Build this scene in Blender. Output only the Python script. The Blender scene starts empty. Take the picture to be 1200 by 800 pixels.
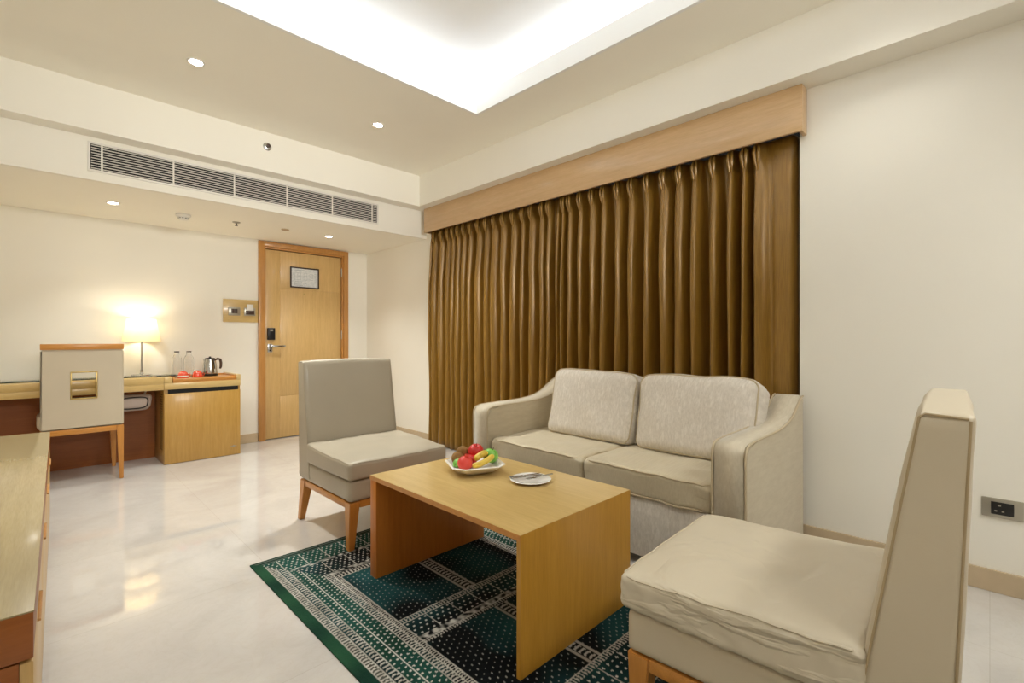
import bpy, bmesh, math, random
from mathutils import Vector, Matrix, noise as mnoise
random.seed(7)
PI = math.pi
sc = bpy.context.scene
COL = sc.collection
def R(d): return math.radians(d)

# ------------------------------------------------------------------ materials
def srgb(r, g, b):
    f = lambda c: (c/255/12.92) if c/255 <= .04045 else ((c/255+.055)/1.055)**2.4
    return (f(r), f(g), f(b), 1)

class NM:
    def __init__(s, name):
        s.m = bpy.data.materials.new(name); s.m.use_nodes = True
        s.nt = s.m.node_tree; s.N = s.nt.nodes; s.L = s.nt.links
        s.b = s.N['Principled BSDF']
    def n(s, t, **k):
        x = s.N.new(t)
        for a, v in k.items(): setattr(x, a, v)
        return x
    def link(s, a, b): s.L.new(a, b)
    def coords(s, scale=(1, 1, 1)):
        tc = s.n('ShaderNodeTexCoord'); mp = s.n('ShaderNodeMapping')
        mp.inputs['Scale'].default_value = scale
        s.link(tc.outputs['Object'], mp.inputs['Vector']); return mp.outputs['Vector']
    def noise(s, vec, scale=5, detail=3, rough=.5, dist=0):
        x = s.n('ShaderNodeTexNoise'); x.inputs['Scale'].default_value = scale
        x.inputs['Detail'].default_value = detail; x.inputs['Roughness'].default_value = rough
        x.inputs['Distortion'].default_value = dist
        s.link(vec, x.inputs['Vector']); return x.outputs['Fac']
    def ramp(s, fac, stops):
        x = s.n('ShaderNodeValToRGB'); e = x.color_ramp.elements
        while len(e) < len(stops): e.new(.5)
        for i, (p, c) in enumerate(stops): e[i].position = p; e[i].color = c
        s.link(fac, x.inputs['Fac']); return x.outputs['Color']
    def bump(s, fac, strength=.2, dist=.01):
        x = s.n('ShaderNodeBump'); x.inputs['Strength'].default_value = strength
        x.inputs['Distance'].default_value = dist
        s.link(fac, x.inputs['Height']); s.link(x.outputs['Normal'], s.b.inputs['Normal'])
    def set(s, **k):
        for a, v in k.items(): s.b.inputs[a.replace('_', ' ')].default_value = v

def plain(name, col, rough=.5, metal=0, var=.06, scale=6, bump=0, bscale=60, coat=0, **k):
    m = NM(name); v = m.coords()
    f = m.noise(v, scale, 3)
    lo = tuple(c*(1-var) for c in col[:3])+(1,); hi = tuple(min(1, c*(1+var)) for c in col[:3])+(1,)
    m.link(m.ramp(f, [(.3, lo), (.7, hi)]), m.b.inputs['Base Color'])
    m.set(Roughness=rough, Metallic=metal)
    if coat: m.set(Coat_Weight=coat, Coat_Roughness=.05)
    for a, x in k.items(): m.b.inputs[a.replace('_', ' ')].default_value = x
    if bump: m.bump(m.noise(v, bscale, 2), bump, .004)
    return m.m

def wood(name, c1, c2, axis='x', rough=.35, coat=.15, grain=1.0, band=0):
    m = NM(name)
    s = {'x': (1.2, 22, 22), 'y': (22, 1.2, 22), 'z': (22, 22, 1.2)}[axis]
    v = m.coords(tuple(a*grain for a in s))
    f = m.noise(v, 2.2, 5, .6, .25)
    v2 = m.coords(tuple(a*grain*4 for a in s)); f2 = m.noise(v2, 3, 2, .6)
    v3 = m.coords((1.5, 1.5, 1.5)); f3 = m.noise(v3, 1.5, 2, .5)
    a = m.ramp(f, [(.25, c1), (.75, c2)])
    mx = m.n('ShaderNodeMix', data_type='RGBA', blend_type='MULTIPLY'); mx.inputs[0].default_value = .55
    g = m.ramp(f2, [(.3, (.82, .80, .74, 1)), (.65, (1, 1, 1, 1))])
    m.link(a, mx.inputs[6]); m.link(g, mx.inputs[7])
    mx2 = m.n('ShaderNodeMix', data_type='RGBA', blend_type='MULTIPLY'); mx2.inputs[0].default_value = .5
    g3 = m.ramp(f3, [(.3, (.88, .87, .84, 1)), (.7, (1, 1, 1, 1))])
    m.link(mx.outputs[2], mx2.inputs[6]); m.link(g3, mx2.inputs[7])
    m.link(mx2.outputs[2], m.b.inputs['Base Color'])
    m.set(Roughness=rough, Coat_Weight=coat, Coat_Roughness=.12)
    m.bump(f2, .04, .002)
    return m.m

M = {}
M['wall'] = plain('cream_wall_paint', srgb(240, 236, 225), .75, var=.012, scale=2, bump=.04, bscale=180)
M['ceil'] = plain('ceiling_paint', srgb(246, 242, 230), .85, var=.01, scale=2)
M['cove'] = plain('white_cove_paint', srgb(240, 240, 238), .85, var=.01, scale=2)
M['beam'] = plain('bulkhead_paint', srgb(240, 236, 225), .8, var=.01, scale=2)

def floor_mat():
    m = NM('polished_cream_marble'); v = m.coords()
    f = m.noise(v, 1.6, 6, .6, .8); f2 = m.noise(v, 9, 5, .65, 1.5)
    c = m.ramp(f, [(.3, srgb(188, 183, 178)), (.55, srgb(201, 197, 192)), (.8, srgb(210, 206, 202))])
    w = m.ramp(f2, [(.46, (1, 1, 1, 1)), (.5, (.93, .90, .86, 1)), (.54, (1, 1, 1, 1))])
    mx = m.n('ShaderNodeMix', data_type='RGBA', blend_type='MULTIPLY'); mx.inputs[0].default_value = .35
    m.link(c, mx.inputs[6]); m.link(w, mx.inputs[7])
    br = m.n('ShaderNodeTexBrick'); br.offset = 0
    br.inputs['Scale'].default_value = 1; br.inputs['Brick Width'].default_value = .8
    br.inputs['Row Height'].default_value = .8; br.inputs['Mortar Size'].default_value = .0012
    br.inputs['Color1'].default_value = (1, 1, 1, 1); br.inputs['Color2'].default_value = (.975, .97, .965, 1)
    br.inputs['Mortar'].default_value = (.80, .77, .72, 1)
    m.link(v, br.inputs['Vector'])
    mx2 = m.n('ShaderNodeMix', data_type='RGBA', blend_type='MULTIPLY'); mx2.inputs[0].default_value = .7
    m.link(mx.outputs[2], mx2.inputs[6]); m.link(br.outputs['Color'], mx2.inputs[7])
    m.link(mx2.outputs[2], m.b.inputs['Base Color'])
    m.set(Roughness=.035, IOR=1.58)
    return m.m
M['floor'] = floor_mat()
M['skirt'] = plain('beige_marble_skirting', srgb(196, 176, 146), .25, var=.08, scale=8)

M['maple'] = wood('light_maple_veneer', srgb(204, 172, 108), srgb(219, 190, 130), 'x', .32, .25)
M['maple_y'] = wood('light_maple_veneer_long', srgb(204, 172, 108), srgb(219, 190, 130), 'y', .28, .3)
M['maple_z'] = wood('golden_maple_veneer_upright', srgb(186, 142, 66), srgb(202, 160, 86), 'z', .35, .2)
M['maple_d'] = wood('golden_maple_door', srgb(206, 168, 106), srgb(220, 184, 124), 'z', .38, .15)
M['orange'] = wood('orange_beech', srgb(196, 132, 58), srgb(212, 148, 70), 'z', .35, .2)
M['orange_x'] = wood('orange_beech_level', srgb(196, 132, 58), srgb(212, 148, 70), 'x', .35, .2)
M['frame'] = wood('door_frame_beech', srgb(186, 130, 64), srgb(204, 148, 80), 'z', .38, .2)
M['redwood'] = wood('red_brown_panel', srgb(150, 84, 28), srgb(168, 98, 38), 'x', .4, .15)
M['pelmet'] = wood('pelmet_maple', srgb(202, 166, 120), srgb(216, 182, 140), 'y', .3, .3)
M['leather'] = plain('beige_leatherette', srgb(200, 187, 163), .42, var=.03, scale=4, bump=.06, bscale=220, coat=.08)
def creased(name, col):
    m = NM(name); v = m.coords(); f = m.noise(v, 4, 3)
    lo = tuple(c*.97 for c in col[:3])+(1,); hi = tuple(min(1, c*1.03) for c in col[:3])+(1,)
    m.link(m.ramp(f, [(.3, lo), (.7, hi)]), m.b.inputs['Base Color'])
    m.set(Roughness=.42, Coat_Weight=.08, Coat_Roughness=.1)
    tc = m.n('ShaderNodeTexCoord'); mp = m.n('ShaderNodeMapping')
    mp.inputs['Rotation'].default_value = (R(48), 0, 0); mp.inputs['Scale'].default_value = (1.2, 1.6, 9)
    m.link(tc.outputs['Object'], mp.inputs['Vector'])
    g = m.noise(mp.outputs['Vector'], 2.2, 3, .5, .6)
    m.bump(m.ramp(g, [(.48, (0, 0, 0, 1)), (.62, (1, 1, 1, 1))]), .55, .012)
    return m.m
M['creased'] = creased('creased_beige_leatherette', srgb(206, 195, 173))
M['leather_seam'] = plain('beige_leatherette_seam', srgb(172, 152, 118), .5)
M['dark'] = plain('black_plastic', srgb(22, 20, 20), .35)
M['brown_dark'] = plain('dark_brown_plastic', srgb(70, 48, 34), .4)
M['gap'] = plain('shadow_gap_black', srgb(12, 11, 10), .8)
M['chrome'] = plain('brushed_steel', srgb(200, 200, 198), .22, 1)
M['steelplate'] = plain('satin_nickel_plate', srgb(178, 172, 158), .35, .7)
M['white_metal'] = plain('white_enamel', srgb(226, 222, 214), .45)
M['white_plastic'] = plain('white_plastic', srgb(225, 222, 214), .4)
M['porcelain'] = plain('white_porcelain', srgb(240, 237, 230), .12, coat=.5)
M['glass_edge'] = plain('green_glass_edge', srgb(20, 42, 32), .1)
M['black_frame'] = plain('dark_brown_frame', srgb(44, 22, 18), .35)
M['gold'] = plain('brass_trim', srgb(196, 170, 110), .3, .8)

def glass(name, col=(1, 1, 1, 1), rough=0):
    m = NM(name); v = m.coords(); f = m.noise(v, 3, 1)
    m.link(m.ramp(f, [(0, tuple(c*.98 for c in col[:3])+(1,)), (1, col)]), m.b.inputs['Base Color'])
    m.set(Roughness=rough, Transmission_Weight=1, IOR=1.45); return m.m
M['glass'] = glass('clear_glass')
M['glass_green'] = glass('desk_glass', (.85, .95, .9, 1))

def emis(name, col, st):
    m = NM(name); v = m.coords(); f = m.noise(v, 2, 1)
    m.link(m.ramp(f, [(0, col), (1, col)]), m.b.inputs['Emission Color'])
    m.set(Base_Color=col, Emission_Strength=st); return m.m
M['lens'] = emis('downlight_lens', (1, .97, .92, 1), 30)

def shade_mat():
    m = NM('cream_lamp_fabric'); v = m.coords((1, 1, 1))
    f = m.noise(v, 250, 2)
    m.link(m.ramp(f, [(.3, srgb(240, 230, 205)), (.7, srgb(250, 243, 222))]), m.b.inputs['Base Color'])
    m.set(Roughness=.8)
    tr = m.n('ShaderNodeBsdfTranslucent'); tr.inputs['Color'].default_value = (1, .92, .74, 1)
    mx = m.n('ShaderNodeMixShader'); mx.inputs[0].default_value = .5
    out = m.N['Material Output']
    m.link(m.b.outputs[0], mx.inputs[1]); m.link(tr.outputs[0], mx.inputs[2]); m.link(mx.outputs[0], out.inputs['Surface'])
    return m.m
M['shade'] = shade_mat()

def curtain_mat():
    m = NM('gold_brown_satin_curtain'); v = m.coords((60, 60, 2)); f = m.noise(v, 4, 3)
    v2 = m.coords((2, 2, 400)); f2 = m.noise(v2, 2, 2)
    c = m.ramp(f, [(.3, srgb(132, 96, 32)), (.7, srgb(158, 118, 46))])
    mx = m.n('ShaderNodeMix', data_type='RGBA', blend_type='MULTIPLY'); mx.inputs[0].default_value = .3
    m.link(c, mx.inputs[6]); m.link(m.ramp(f2, [(.3, (.8, .8, .8, 1)), (.7, (1, 1, 1, 1))]), mx.inputs[7])
    m.link(mx.outputs[2], m.b.inputs['Base Color'])
    m.set(Roughness=.30, Coat_Weight=.25, Coat_Roughness=.35, Sheen_Weight=.7, Sheen_Roughness=.2, Sheen_Tint=(1, .84, .66, 1), Metallic=.15)
    m.bump(f2, .12, .001)
    return m.m
M['curtain'] = curtain_mat()

def sofa_mat(name, c1, c2, patt):
    m = NM(name)
    v = m.coords((1, 14, 5)); f = m.noise(v, 9, 4, .7, .3)
    w = m.n('ShaderNodeTexVoronoi'); w.inputs['Scale'].default_value = 26
    v3 = m.coords((1, 1.8, .55)); m.link(v3, w.inputs['Vector'])
    wv = m.ramp(w.outputs['Distance'], [(.25, (1, 1, 1, 1)), (.45, (.90, .89, .87, 1))])
    c = m.ramp(f, [(.35, c1), (.65, c2)])
    mx = m.n('ShaderNodeMix', data_type='RGBA', blend_type='MULTIPLY'); mx.inputs[0].default_value = patt
    m.link(c, mx.inputs[6]); m.link(wv, mx.inputs[7]); m.link(mx.outputs[2], m.b.inputs['Base Color'])
    m.set(Roughness=.62, Sheen_Weight=.3, Sheen_Roughness=.4)
    vb = m.coords(); m.bump(m.noise(vb, 400, 2), .15, .002)
    return m.m
M['brocade'] = sofa_mat('cream_brocade', srgb(216, 208, 197), srgb(236, 229, 219), .8)
M['sofa_plain'] = sofa_mat('beige_sofa_fabric', srgb(196, 183, 156), srgb(206, 194, 168), .1)
M['case'] = plain('grey_case_plastic', srgb(176, 160, 150), .5)
M['band'] = sofa_mat('cream_arm_fabric', srgb(208, 197, 174), srgb(220, 210, 190), .5)
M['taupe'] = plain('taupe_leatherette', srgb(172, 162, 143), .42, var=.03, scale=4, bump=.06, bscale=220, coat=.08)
M['piping'] = plain('beige_piping', srgb(196, 180, 150), .6)

def fruit(name, c1, c2, rough=.4, scale=8, sp=0, bump=0):
    m = NM(name); v = m.coords(); f = m.noise(v, scale, 4, .6)
    m.link(m.ramp(f, [(.3, c1), (.7, c2)]), m.b.inputs['Base Color']); m.set(Roughness=rough)
    if bump: m.bump(m.noise(v, 300, 3), bump, .002)
    return m.m
M['apple_red'] = fruit('red_fruit_skin', srgb(186, 22, 26), srgb(222, 60, 52), .3, 14)
M['pome'] = fruit('pink_red_pomegranate', srgb(214, 52, 48), srgb(236, 92, 78), .35, 12)
M['kiwi'] = fruit('brown_fuzzy_kiwi', srgb(128, 92, 44), srgb(158, 120, 66), .85, 40, bump=.4)
M['apple_green'] = fruit('green_apple_skin', srgb(108, 178, 64), srgb(146, 206, 96), .3, 10)
M['banana'] = fruit('ripe_banana_skin', srgb(214, 176, 48), srgb(230, 200, 84), .45, 18)
M['stem'] = plain('dry_stem', srgb(60, 42, 24), .8)
M['cup_red'] = plain('orange_red_ceramic', srgb(218, 78, 52), .2, coat=.5)

# ------------------------------------------------------------------ mesh helpers
def obj(name, bm, mat, parent=None, smooth=True, loc=None, rot=None, angle=35):
    me = bpy.data.meshes.new(name)
    bmesh.ops.recalc_face_normals(bm, faces=bm.faces[:])
    bm.to_mesh(me); bm.free()
    if mat: me.materials.append(mat)
    o = bpy.data.objects.new(name, me); COL.objects.link(o)
    if smooth:
        for p in me.polygons: p.use_smooth = True
        try: me.set_sharp_from_angle(angle=R(angle))
        except Exception: pass
    if parent: o.parent = parent
    if loc: o.location = loc
    if rot: o.rotation_euler = rot
    return o
def tag(o, label, cat, group=None):
    o['label'] = label; o['category'] = cat
    if group: o['group'] = group
    return o
def thing(name, label, cat, loc=(0, 0, 0), rz=0, group=None):
    o = bpy.data.objects.new(name, None); COL.objects.link(o); o.empty_display_size = .1
    o.location = loc; o.rotation_euler = (0, 0, rz); return tag(o, label, cat, group)
def struct(o): o['kind'] = 'structure'; return o
def sempty(name, loc=(0, 0, 0)):
    o = bpy.data.objects.new(name, None); COL.objects.link(o); o.location = loc; o['kind'] = 'structure'; return o

def copy_tree(o, parent=None):
    c = o.copy(); COL.objects.link(c)
    if parent: c.parent = parent
    for ch in list(o.children): copy_tree(ch, c)
    return c

def box(bm, x0, x1, y0, y1, z0, z1, bev=0, seg=2):
    vs = [bm.verts.new((x, y, z)) for x in (x0, x1) for y in (y0, y1) for z in (z0, z1)]
    f = [(0, 1, 3, 2), (4, 6, 7, 5), (0, 4, 5, 1), (2, 3, 7, 6), (0, 2, 6, 4), (1, 5, 7, 3)]
    fs = [bm.faces.new([vs[i] for i in q]) for q in f]
    if bev:
        es = list({e for q in fs for e in q.edges})
        bmesh.ops.bevel(bm, geom=es, offset=bev, segments=seg, profile=.5, affect='EDGES')
    return bm
def Bx(*a, **k): return box(bmesh.new(), *a, **k)

def taper_box(bm, bot, top, z0, z1, bev=.003):
    """bot, top = (x0,x1,y0,y1)"""
    v = []
    for (x0, x1, y0, y1), z in ((bot, z0), (top, z1)):
        v += [bm.verts.new(p) for p in ((x0, y0, z), (x1, y0, z), (x1, y1, z), (x0, y1, z))]
    q = [(3, 2, 1, 0), (4, 5, 6, 7)]+[(i, (i+1) % 4, 4+(i+1) % 4, 4+i) for i in range(4)]
    fs = [bm.faces.new([v[i] for i in a]) for a in q]
    if bev:
        bmesh.ops.bevel(bm, geom=list({e for a in fs for e in a.edges}), offset=bev, segments=2, affect='EDGES')
    return bm

def spaced(n):
    return [-math.cos(PI*i/n) for i in range(n+1)]
def rbox(w, d, h, r, n=14, fn=None, bm=None, mixlin=.35):
    """rounded box centred at the origin, dense grid so that fn(p)->p may puff or wrinkle it"""
    bm = bm or bmesh.new(); hs = (w/2, d/2, h/2)
    sp = [a*(1-mixlin)+(-1+2*i/n)*mixlin for i, a in enumerate(spaced(n))]
    cache = {}
    def vert(p):
        k = tuple(round(a, 5) for a in p)
        if k in cache: return cache[k]
        q = [p[i]*hs[i] for i in range(3)]
        inn = [max(-(hs[i]-r), min(hs[i]-r, q[i])) for i in range(3)]
        dv = Vector([q[i]-inn[i] for i in range(3)])
        if dv.length > 1e-9: dv = dv.normalized()*r
        o = Vector(inn)+dv
        if fn: o = Vector(fn(o, Vector(p)))
        cache[k] = bm.verts.new(o); return cache[k]
    for ax in range(3):
        for s in (-1, 1):
            for i in range(n):
                for j in range(n):
                    c = []
                    for a, b in ((i, j), (i+1, j), (i+1, j+1), (i, j+1)):
                        p = [0, 0, 0]; p[ax] = s; p[(ax+1) % 3] = sp[a]; p[(ax+2) % 3] = sp[b]
                        c.append(vert(p))
                    if len(set(c)) == 4: bm.faces.new(c)
    return bm

def lathe(bm, prof, seg=28, c=(0, 0, 0), close=False):
    rings = []
    for r, z in prof:
        if r < 1e-6: rings.append([bm.verts.new((c[0], c[1], c[2]+z))])
        else: rings.append([bm.verts.new((c[0]+r*math.cos(2*PI*i/seg), c[1]+r*math.sin(2*PI*i/seg), c[2]+z)) for i in range(seg)])
    for a, b in zip(rings, rings[1:]):
        for i in range(seg):
            j = (i+1) % seg
            if len(a) == 1 and len(b) == 1: continue
            if len(a) == 1: bm.faces.new((a[0], b[i], b[j]))
            elif len(b) == 1: bm.faces.new((a[i], a[j], b[0]))
            else: bm.faces.new((a[i], a[j], b[j], b[i]))
    return bm

def tube(bm, pts, r, seg=8, cyclic=False):
    pts = [Vector(p) for p in pts]; n = len(pts); rings = []
    up = None
    for i, p in enumerate(pts):
        a = pts[(i-1) % n] if (cyclic or i > 0) else p
        b = pts[(i+1) % n] if (cyclic or i < n-1) else p
        t = (b-a).normalized()
        if up is None:
            up = Vector((0, 0, 1)) if abs(t.z) < .9 else Vector((1, 0, 0))
        u = (up-t*up.dot(t)).normalized(); w = t.cross(u); up = u
        rr = r[i] if isinstance(r, (list, tuple)) else r
        rings.append([bm.verts.new(p+u*rr*math.cos(2*PI*k/seg)+w*rr*math.sin(2*PI*k/seg)) for k in range(seg)])
    rng = range(n) if cyclic else range(n-1)
    for i in rng:
        a, b = rings[i], rings[(i+1) % n]
        for k in range(seg): bm.faces.new((a[k], a[(k+1) % seg], b[(k+1) % seg], b[k]))
    if not cyclic: bm.faces.new(rings[0][::-1]); bm.faces.new(rings[-1])
    return bm

def prism_y(bm, prof, y0, y1, bev=0, seg=3):
    """extrude an XZ outline along Y"""
    a = [bm.verts.new((x, y0, z)) for x, z in prof]; b = [bm.verts.new((x, y1, z)) for x, z in prof]
    n = len(prof); fa = bm.faces.new(a); fb = bm.faces.new(b[::-1])
    for i in range(n): bm.faces.new((a[i], b[i], b[(i+1) % n], a[(i+1) % n]))
    if bev:
        es = list(set(fa.edges) | set(fb.edges))
        bmesh.ops.bevel(bm, geom=es, offset=bev, segments=seg, affect='EDGES')
    return bm

# ------------------------------------------------------------------ the room
WX, BY, LX, FY = 2.96, 5.55, -.55, -3.2         # right, back, left and near walls
CZ, EZ, BZ = 2.76, 2.165, 2.45                  # ceiling, entry ceiling, bulkhead underside
WY0, WY1 = .735, 4.17                           # window recess
struct(obj('floor', Bx(LX-.2, WX+.5, FY-.2, BY+.2, -.1, 0), M['floor'], smooth=False))
bm = bmesh.new()
box(bm, WX, WX+.12, FY-.12, WY0, 0, 3.2); box(bm, WX, WX+.12, WY1, BY+.12, 0, 3.2)
box(bm, WX, WX+.12, WY0, WY1, 2.46, 3.2)
# recess reveals and the wall under the sill
box(bm, WX+.12, WX+.40, WY0-.06, WY0, 0, 2.52); box(bm, WX+.12, WX+.40, WY1, WY1+.06, 0, 2.52)
box(bm, WX+.12, WX+.40, WY0, WY1, 2.46, 2.52); box(bm, WX+.32, WX+.40, WY0, WY1, 0, .45)
struct(obj('wall_right', bm, M['wall'], smooth=False))
bm = bmesh.new()
box(bm, LX-.12, 1.75, BY, BY+.12, 0, 3.2); box(bm, 2.65, WX, BY, BY+.12, 0, 3.2); box(bm, 1.75, 2.65, BY, BY+.12, 2.1, 3.2)
struct(obj('wall_back', bm, M['wall'], smooth=False))
struct(obj('wall_left', Bx(LX-.12, LX, FY-.12, BY, 0, 3.2), M['wall'], smooth=False))
M['panel'] = wood('brown_unseen_wall', srgb(120, 84, 48), srgb(140, 100, 60), 'z', .4, .1)  # unseen wall; brown panelling made up to keep bounced light low
struct(obj('wall_front', Bx(LX, WX, FY-.12, FY, 0, 3.2), M['panel'], smooth=False))
# main ceiling ring with tray opening
OX0, OX1, OY0, OY1 = .10, 2.31, -.80, 2.68
bm = bmesh.new()
LT, LD, TZ = .02, .34, 3.02
for a in ((LX, OX0-LT, FY, 4.11), (OX1+LT, WX, FY, 4.11), (OX0-LT, OX1+LT, FY, OY0-LT), (OX0-LT, OX1+LT, OY1+LT, 4.11)):
    box(bm, *a, CZ, CZ+.02)
struct(obj('ceiling', bm, M['ceil'], smooth=False))
# tray lip, ledge walls and raised lid
bm = bmesh.new()
box(bm, OX0-LT, OX0, OY0-LT, OY1+LT, CZ, 2.89); box(bm, OX1, OX1+LT, OY0-LT, OY1+LT, CZ, 2.89)
box(bm, OX0, OX1, OY0-LT, OY0, CZ, 2.89); box(bm, OX0, OX1, OY1, OY1+LT, CZ, 2.89)
box(bm, OX0-LD-.02, OX0-LD, OY0-LD, OY1+LD, CZ+.0201, TZ); box(bm, OX1+LD, OX1+LD+.02, OY0-LD, OY1+LD, CZ+.02, TZ)
box(bm, OX0-LD, OX1+LD, OY0-LD-.02, OY0-LD, CZ+.02, TZ); box(bm, OX0-LD, OX1+LD, OY1+LD, OY1+LD+.02, CZ+.02, TZ)
box(bm, OX0-LD-.02, OX1+LD+.02, OY0-LD-.02, OY1+LD+.02, TZ, TZ+.03)
struct(obj('ceiling_tray', bm, M['cove'], smooth=False))
struct(obj('ceiling_entry', Bx(LX, WX, 4.2901, BY, EZ, EZ+.04), M['ceil'], smooth=False))
struct(obj('trim_1', Bx(LX, WX, 4.11, 4.2499, BZ, CZ+.03, bev=.002), M['beam'], smooth=False))
struct(obj('trim_2', Bx(LX, WX, 4.25, 4.29, EZ, BZ+.02, bev=.001), M['beam'], smooth=False))
struct(obj('trim_3', Bx(2.775, WX, FY, 4.1099, BZ, CZ, bev=.002), M['beam'], smooth=False))
# baseboards
bm = bmesh.new(); box(bm, LX, 1.695, BY-.012, BY, 0, .095, .002); box(bm, 2.705, WX, BY-.012, BY, 0, .095, .002)
struct(obj('baseboard_back', bm, M['skirt'], smooth=False))
bm = bmesh.new(); box(bm, WX-.012, WX, FY, WY0-.005, 0, .095, .002); box(bm, WX-.012, WX, WY1+.01, BY-.012, 0, .095, .002)
struct(obj('baseboard_right', bm, M['skirt'], smooth=False))
struct(obj('baseboard_left', Bx(LX, LX+.012, FY, BY-.012, 0, .095), M['skirt'], smooth=False))
# window behind the curtains
w = sempty('window_1')
bm = bmesh.new()
X0, X1 = WX+.33, WX+.38
for a in ((WY0, WY1, .45, .51), (WY0, WY1, 2.40, 2.46), (WY0, WY0+.06, .51, 2.40), (WY1-.06, WY1, .51, 2.40),
          (1.84, 1.90, .51, 2.40), (3.0, 3.06, .51, 2.40)):
    box(bm, X0, X1, a[0], a[1], a[2], a[3], .003)
obj('window_frame', bm, M['white_metal'], w)
obj('glass', Bx(WX+.35, WX+.356, WY0+.03, WY1-.03, .48, 2.43), M['glass'], w)
# entrance door
d = sempty('door_1')
bm = bmesh.new()
FX0, FX1, FT = 1.698, 2.705, 2.155
def casing(bm, x0, x1, top, y0, y1, wdt, bev):
    box(bm, x0, x0+wdt, y0, y1, 0, top, bev); box(bm, x1-wdt, x1, y0, y1, 0, top, bev); box(bm, x0+wdt, x1-wdt, y0, y1, top-wdt, top, bev)
casing(bm, FX0, FX1, FT, BY-.03, BY+.02, .055, .004)
casing(bm, FX0+.055, FX1-.055, FT-.055, BY-.012, BY+.05, .018, .003)
obj('door_frame', bm, M['frame'], d)
bm = bmesh.new(); DX0, DX1, DY = 1.775, 2.628, BY+.012
g = .0025
for a in ((DX0, 1.925, .008, 2.075), (1.925+g, DX1, .008, .466), (1.925+g, DX1, .466+g, 1.657), (1.925+g, DX1, 1.657+g, 2.075)):
    box(bm, a[0], a[1], DY, DY+.035, a[2], a[3], .0015)
box(bm, DX0, DX1, DY+.004, DY+.04, .008, 2.075)
obj('door_leaf', bm, M['maple_d'], d)
hd = obj('door_handle', Bx(1.795, 1.845, DY-.012, DY, .955, 1.045, bev=.003), M['chrome'], d)
bm = bmesh.new(); tube(bm, [(1.82, DY-.01, 1.02), (1.82, DY-.055, 1.02)], .011, 12)
box(bm, 1.81, 1.965, DY-.068, DY-.048, 1.008, 1.032, .006)
obj('lever', bm, M['chrome'], hd)
bm = bmesh.new(); tube(bm, [(1.82, DY-.012, .975), (1.82, DY-.016, .975)], .009, 12)
obj('keyhole', bm, M['dark'], hd)
lk = obj('door_lock', Bx(1.79, 1.87, DY-.028, DY, 1.09, 1.22, bev=.008, seg=3), M['dark'], d)
obj('sensor_strip', Bx(1.815, 1.845, DY-.030, DY-.028, 1.185, 1.205), M['steelplate'], lk)
bm = bmesh.new(); tube(bm, [(2.19, DY+.002, 1.612), (2.19, DY-.004, 1.612)], .010, 14)
obj('peephole', bm, M['gold'], d)
bm = bmesh.new()
for z in (.25, 1.10, 1.85): tube(bm, [(2.630, BY-.006, z), (2.630, BY-.006, z+.1)], .006, 8)
obj('hinge', bm, M['steelplate'], d)

# ------------------------------------------------------------------ framed evacuation plan on the door
t = thing('framed_notice', 'small dark framed white notice with printed plan mounted high on the entrance door', 'picture frame', (2.195, DY, 1.797))
bm = bmesh.new(); W2, H2 = .163, .118
for a in ((-W2, W2, H2-.014, H2), (-W2, W2, -H2, -H2+.014), (-W2, -W2+.014, -H2, H2), (W2-.014, W2, -H2, H2)):
    box(bm, a[0], a[1], -.016, -.001, a[2], a[3], .002)
obj('frame', bm, M['black_frame'], t)
def paper_mat():
    m = NM('printed_plan_paper'); v = m.coords()
    br = m.n('ShaderNodeTexBrick'); m.link(v, br.inputs['Vector'])
    m.set(Base_Color=srgb(216, 218, 218), Roughness=.35)
    f = m.noise(v, 60, 2); m.link(m.ramp(f, [(.4, srgb(206, 210, 211)), (.6, srgb(222, 223, 222))]), m.b.inputs['Base Color'])
    m.N.remove(br); return m.m
pp = obj('paper', Bx(-W2+.012, W2-.012, -.006, -.002, -H2+.012, H2-.012), paper_mat(), t)
bm = bmesh.new()
def ln(x0, x1, z0, z1): box(bm, x0, x1, -.0068, -.0061, z0, z1)
for z, x0, x1 in ((.085, -.11, .03), (.075, -.12, -.04), (-.045, -.11, -.03), (-.06, -.12, .02), (-.075, -.12, -.05), (-.088, -.125, -.02)): ln(x0, x1, z-.002, z+.002)
for x in (-.115, -.08, -.045, -.01, .025): ln(x-.001, x+.001, -.025, .055)
for z in (-.025, .01, .02, .055): ln(-.115, .025, z-.001, z+.001)
for x in (.055, .095): ln(x-.001, x+.001, -.02, .045)
for z in (-.02, .005, .025, .045): ln(.055, .095, z-.001, z+.001)
for k in range(6): ln(.11, .138, .05-k*.018, .053-k*.018)
obj('printed_plan', bm, plain('grey_print_ink', srgb(160, 166, 168), .6), pp)

# ------------------------------------------------------------------ switch board beside the door
t = thing('switch_board', 'pale wooden board with two nickel switch plates on the wall left of the door', 'switch panel', (1.53, BY, 1.393))
obj('backing_board', Bx(-.165, .165, -.014, 0, -.118, .118, bev=.002), M['maple'], t)
for cx in (-.065, .082):
    pl = obj('switch_plate', Bx(cx-.055, cx+.055, -.026, -.014, -.05, .035, bev=.004), M['steelplate'], t)
    if cx < 0:
        for s in (0, 1): obj('rocker', Bx(cx-.028+s*.029, cx-.001+s*.029, -.032, -.025, -.028, .018, bev=.002), M['brown_dark'], pl)
    else:
        obj('card_slot', Bx(cx-.04, cx+.04, -.036, -.025, -.036, .005, bev=.003), M['brown_dark'], pl)
        obj('key_card', Bx(cx-.03, cx+.03, -.034, -.030, .004, .07, bev=.001), M['white_plastic'], pl)

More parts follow.
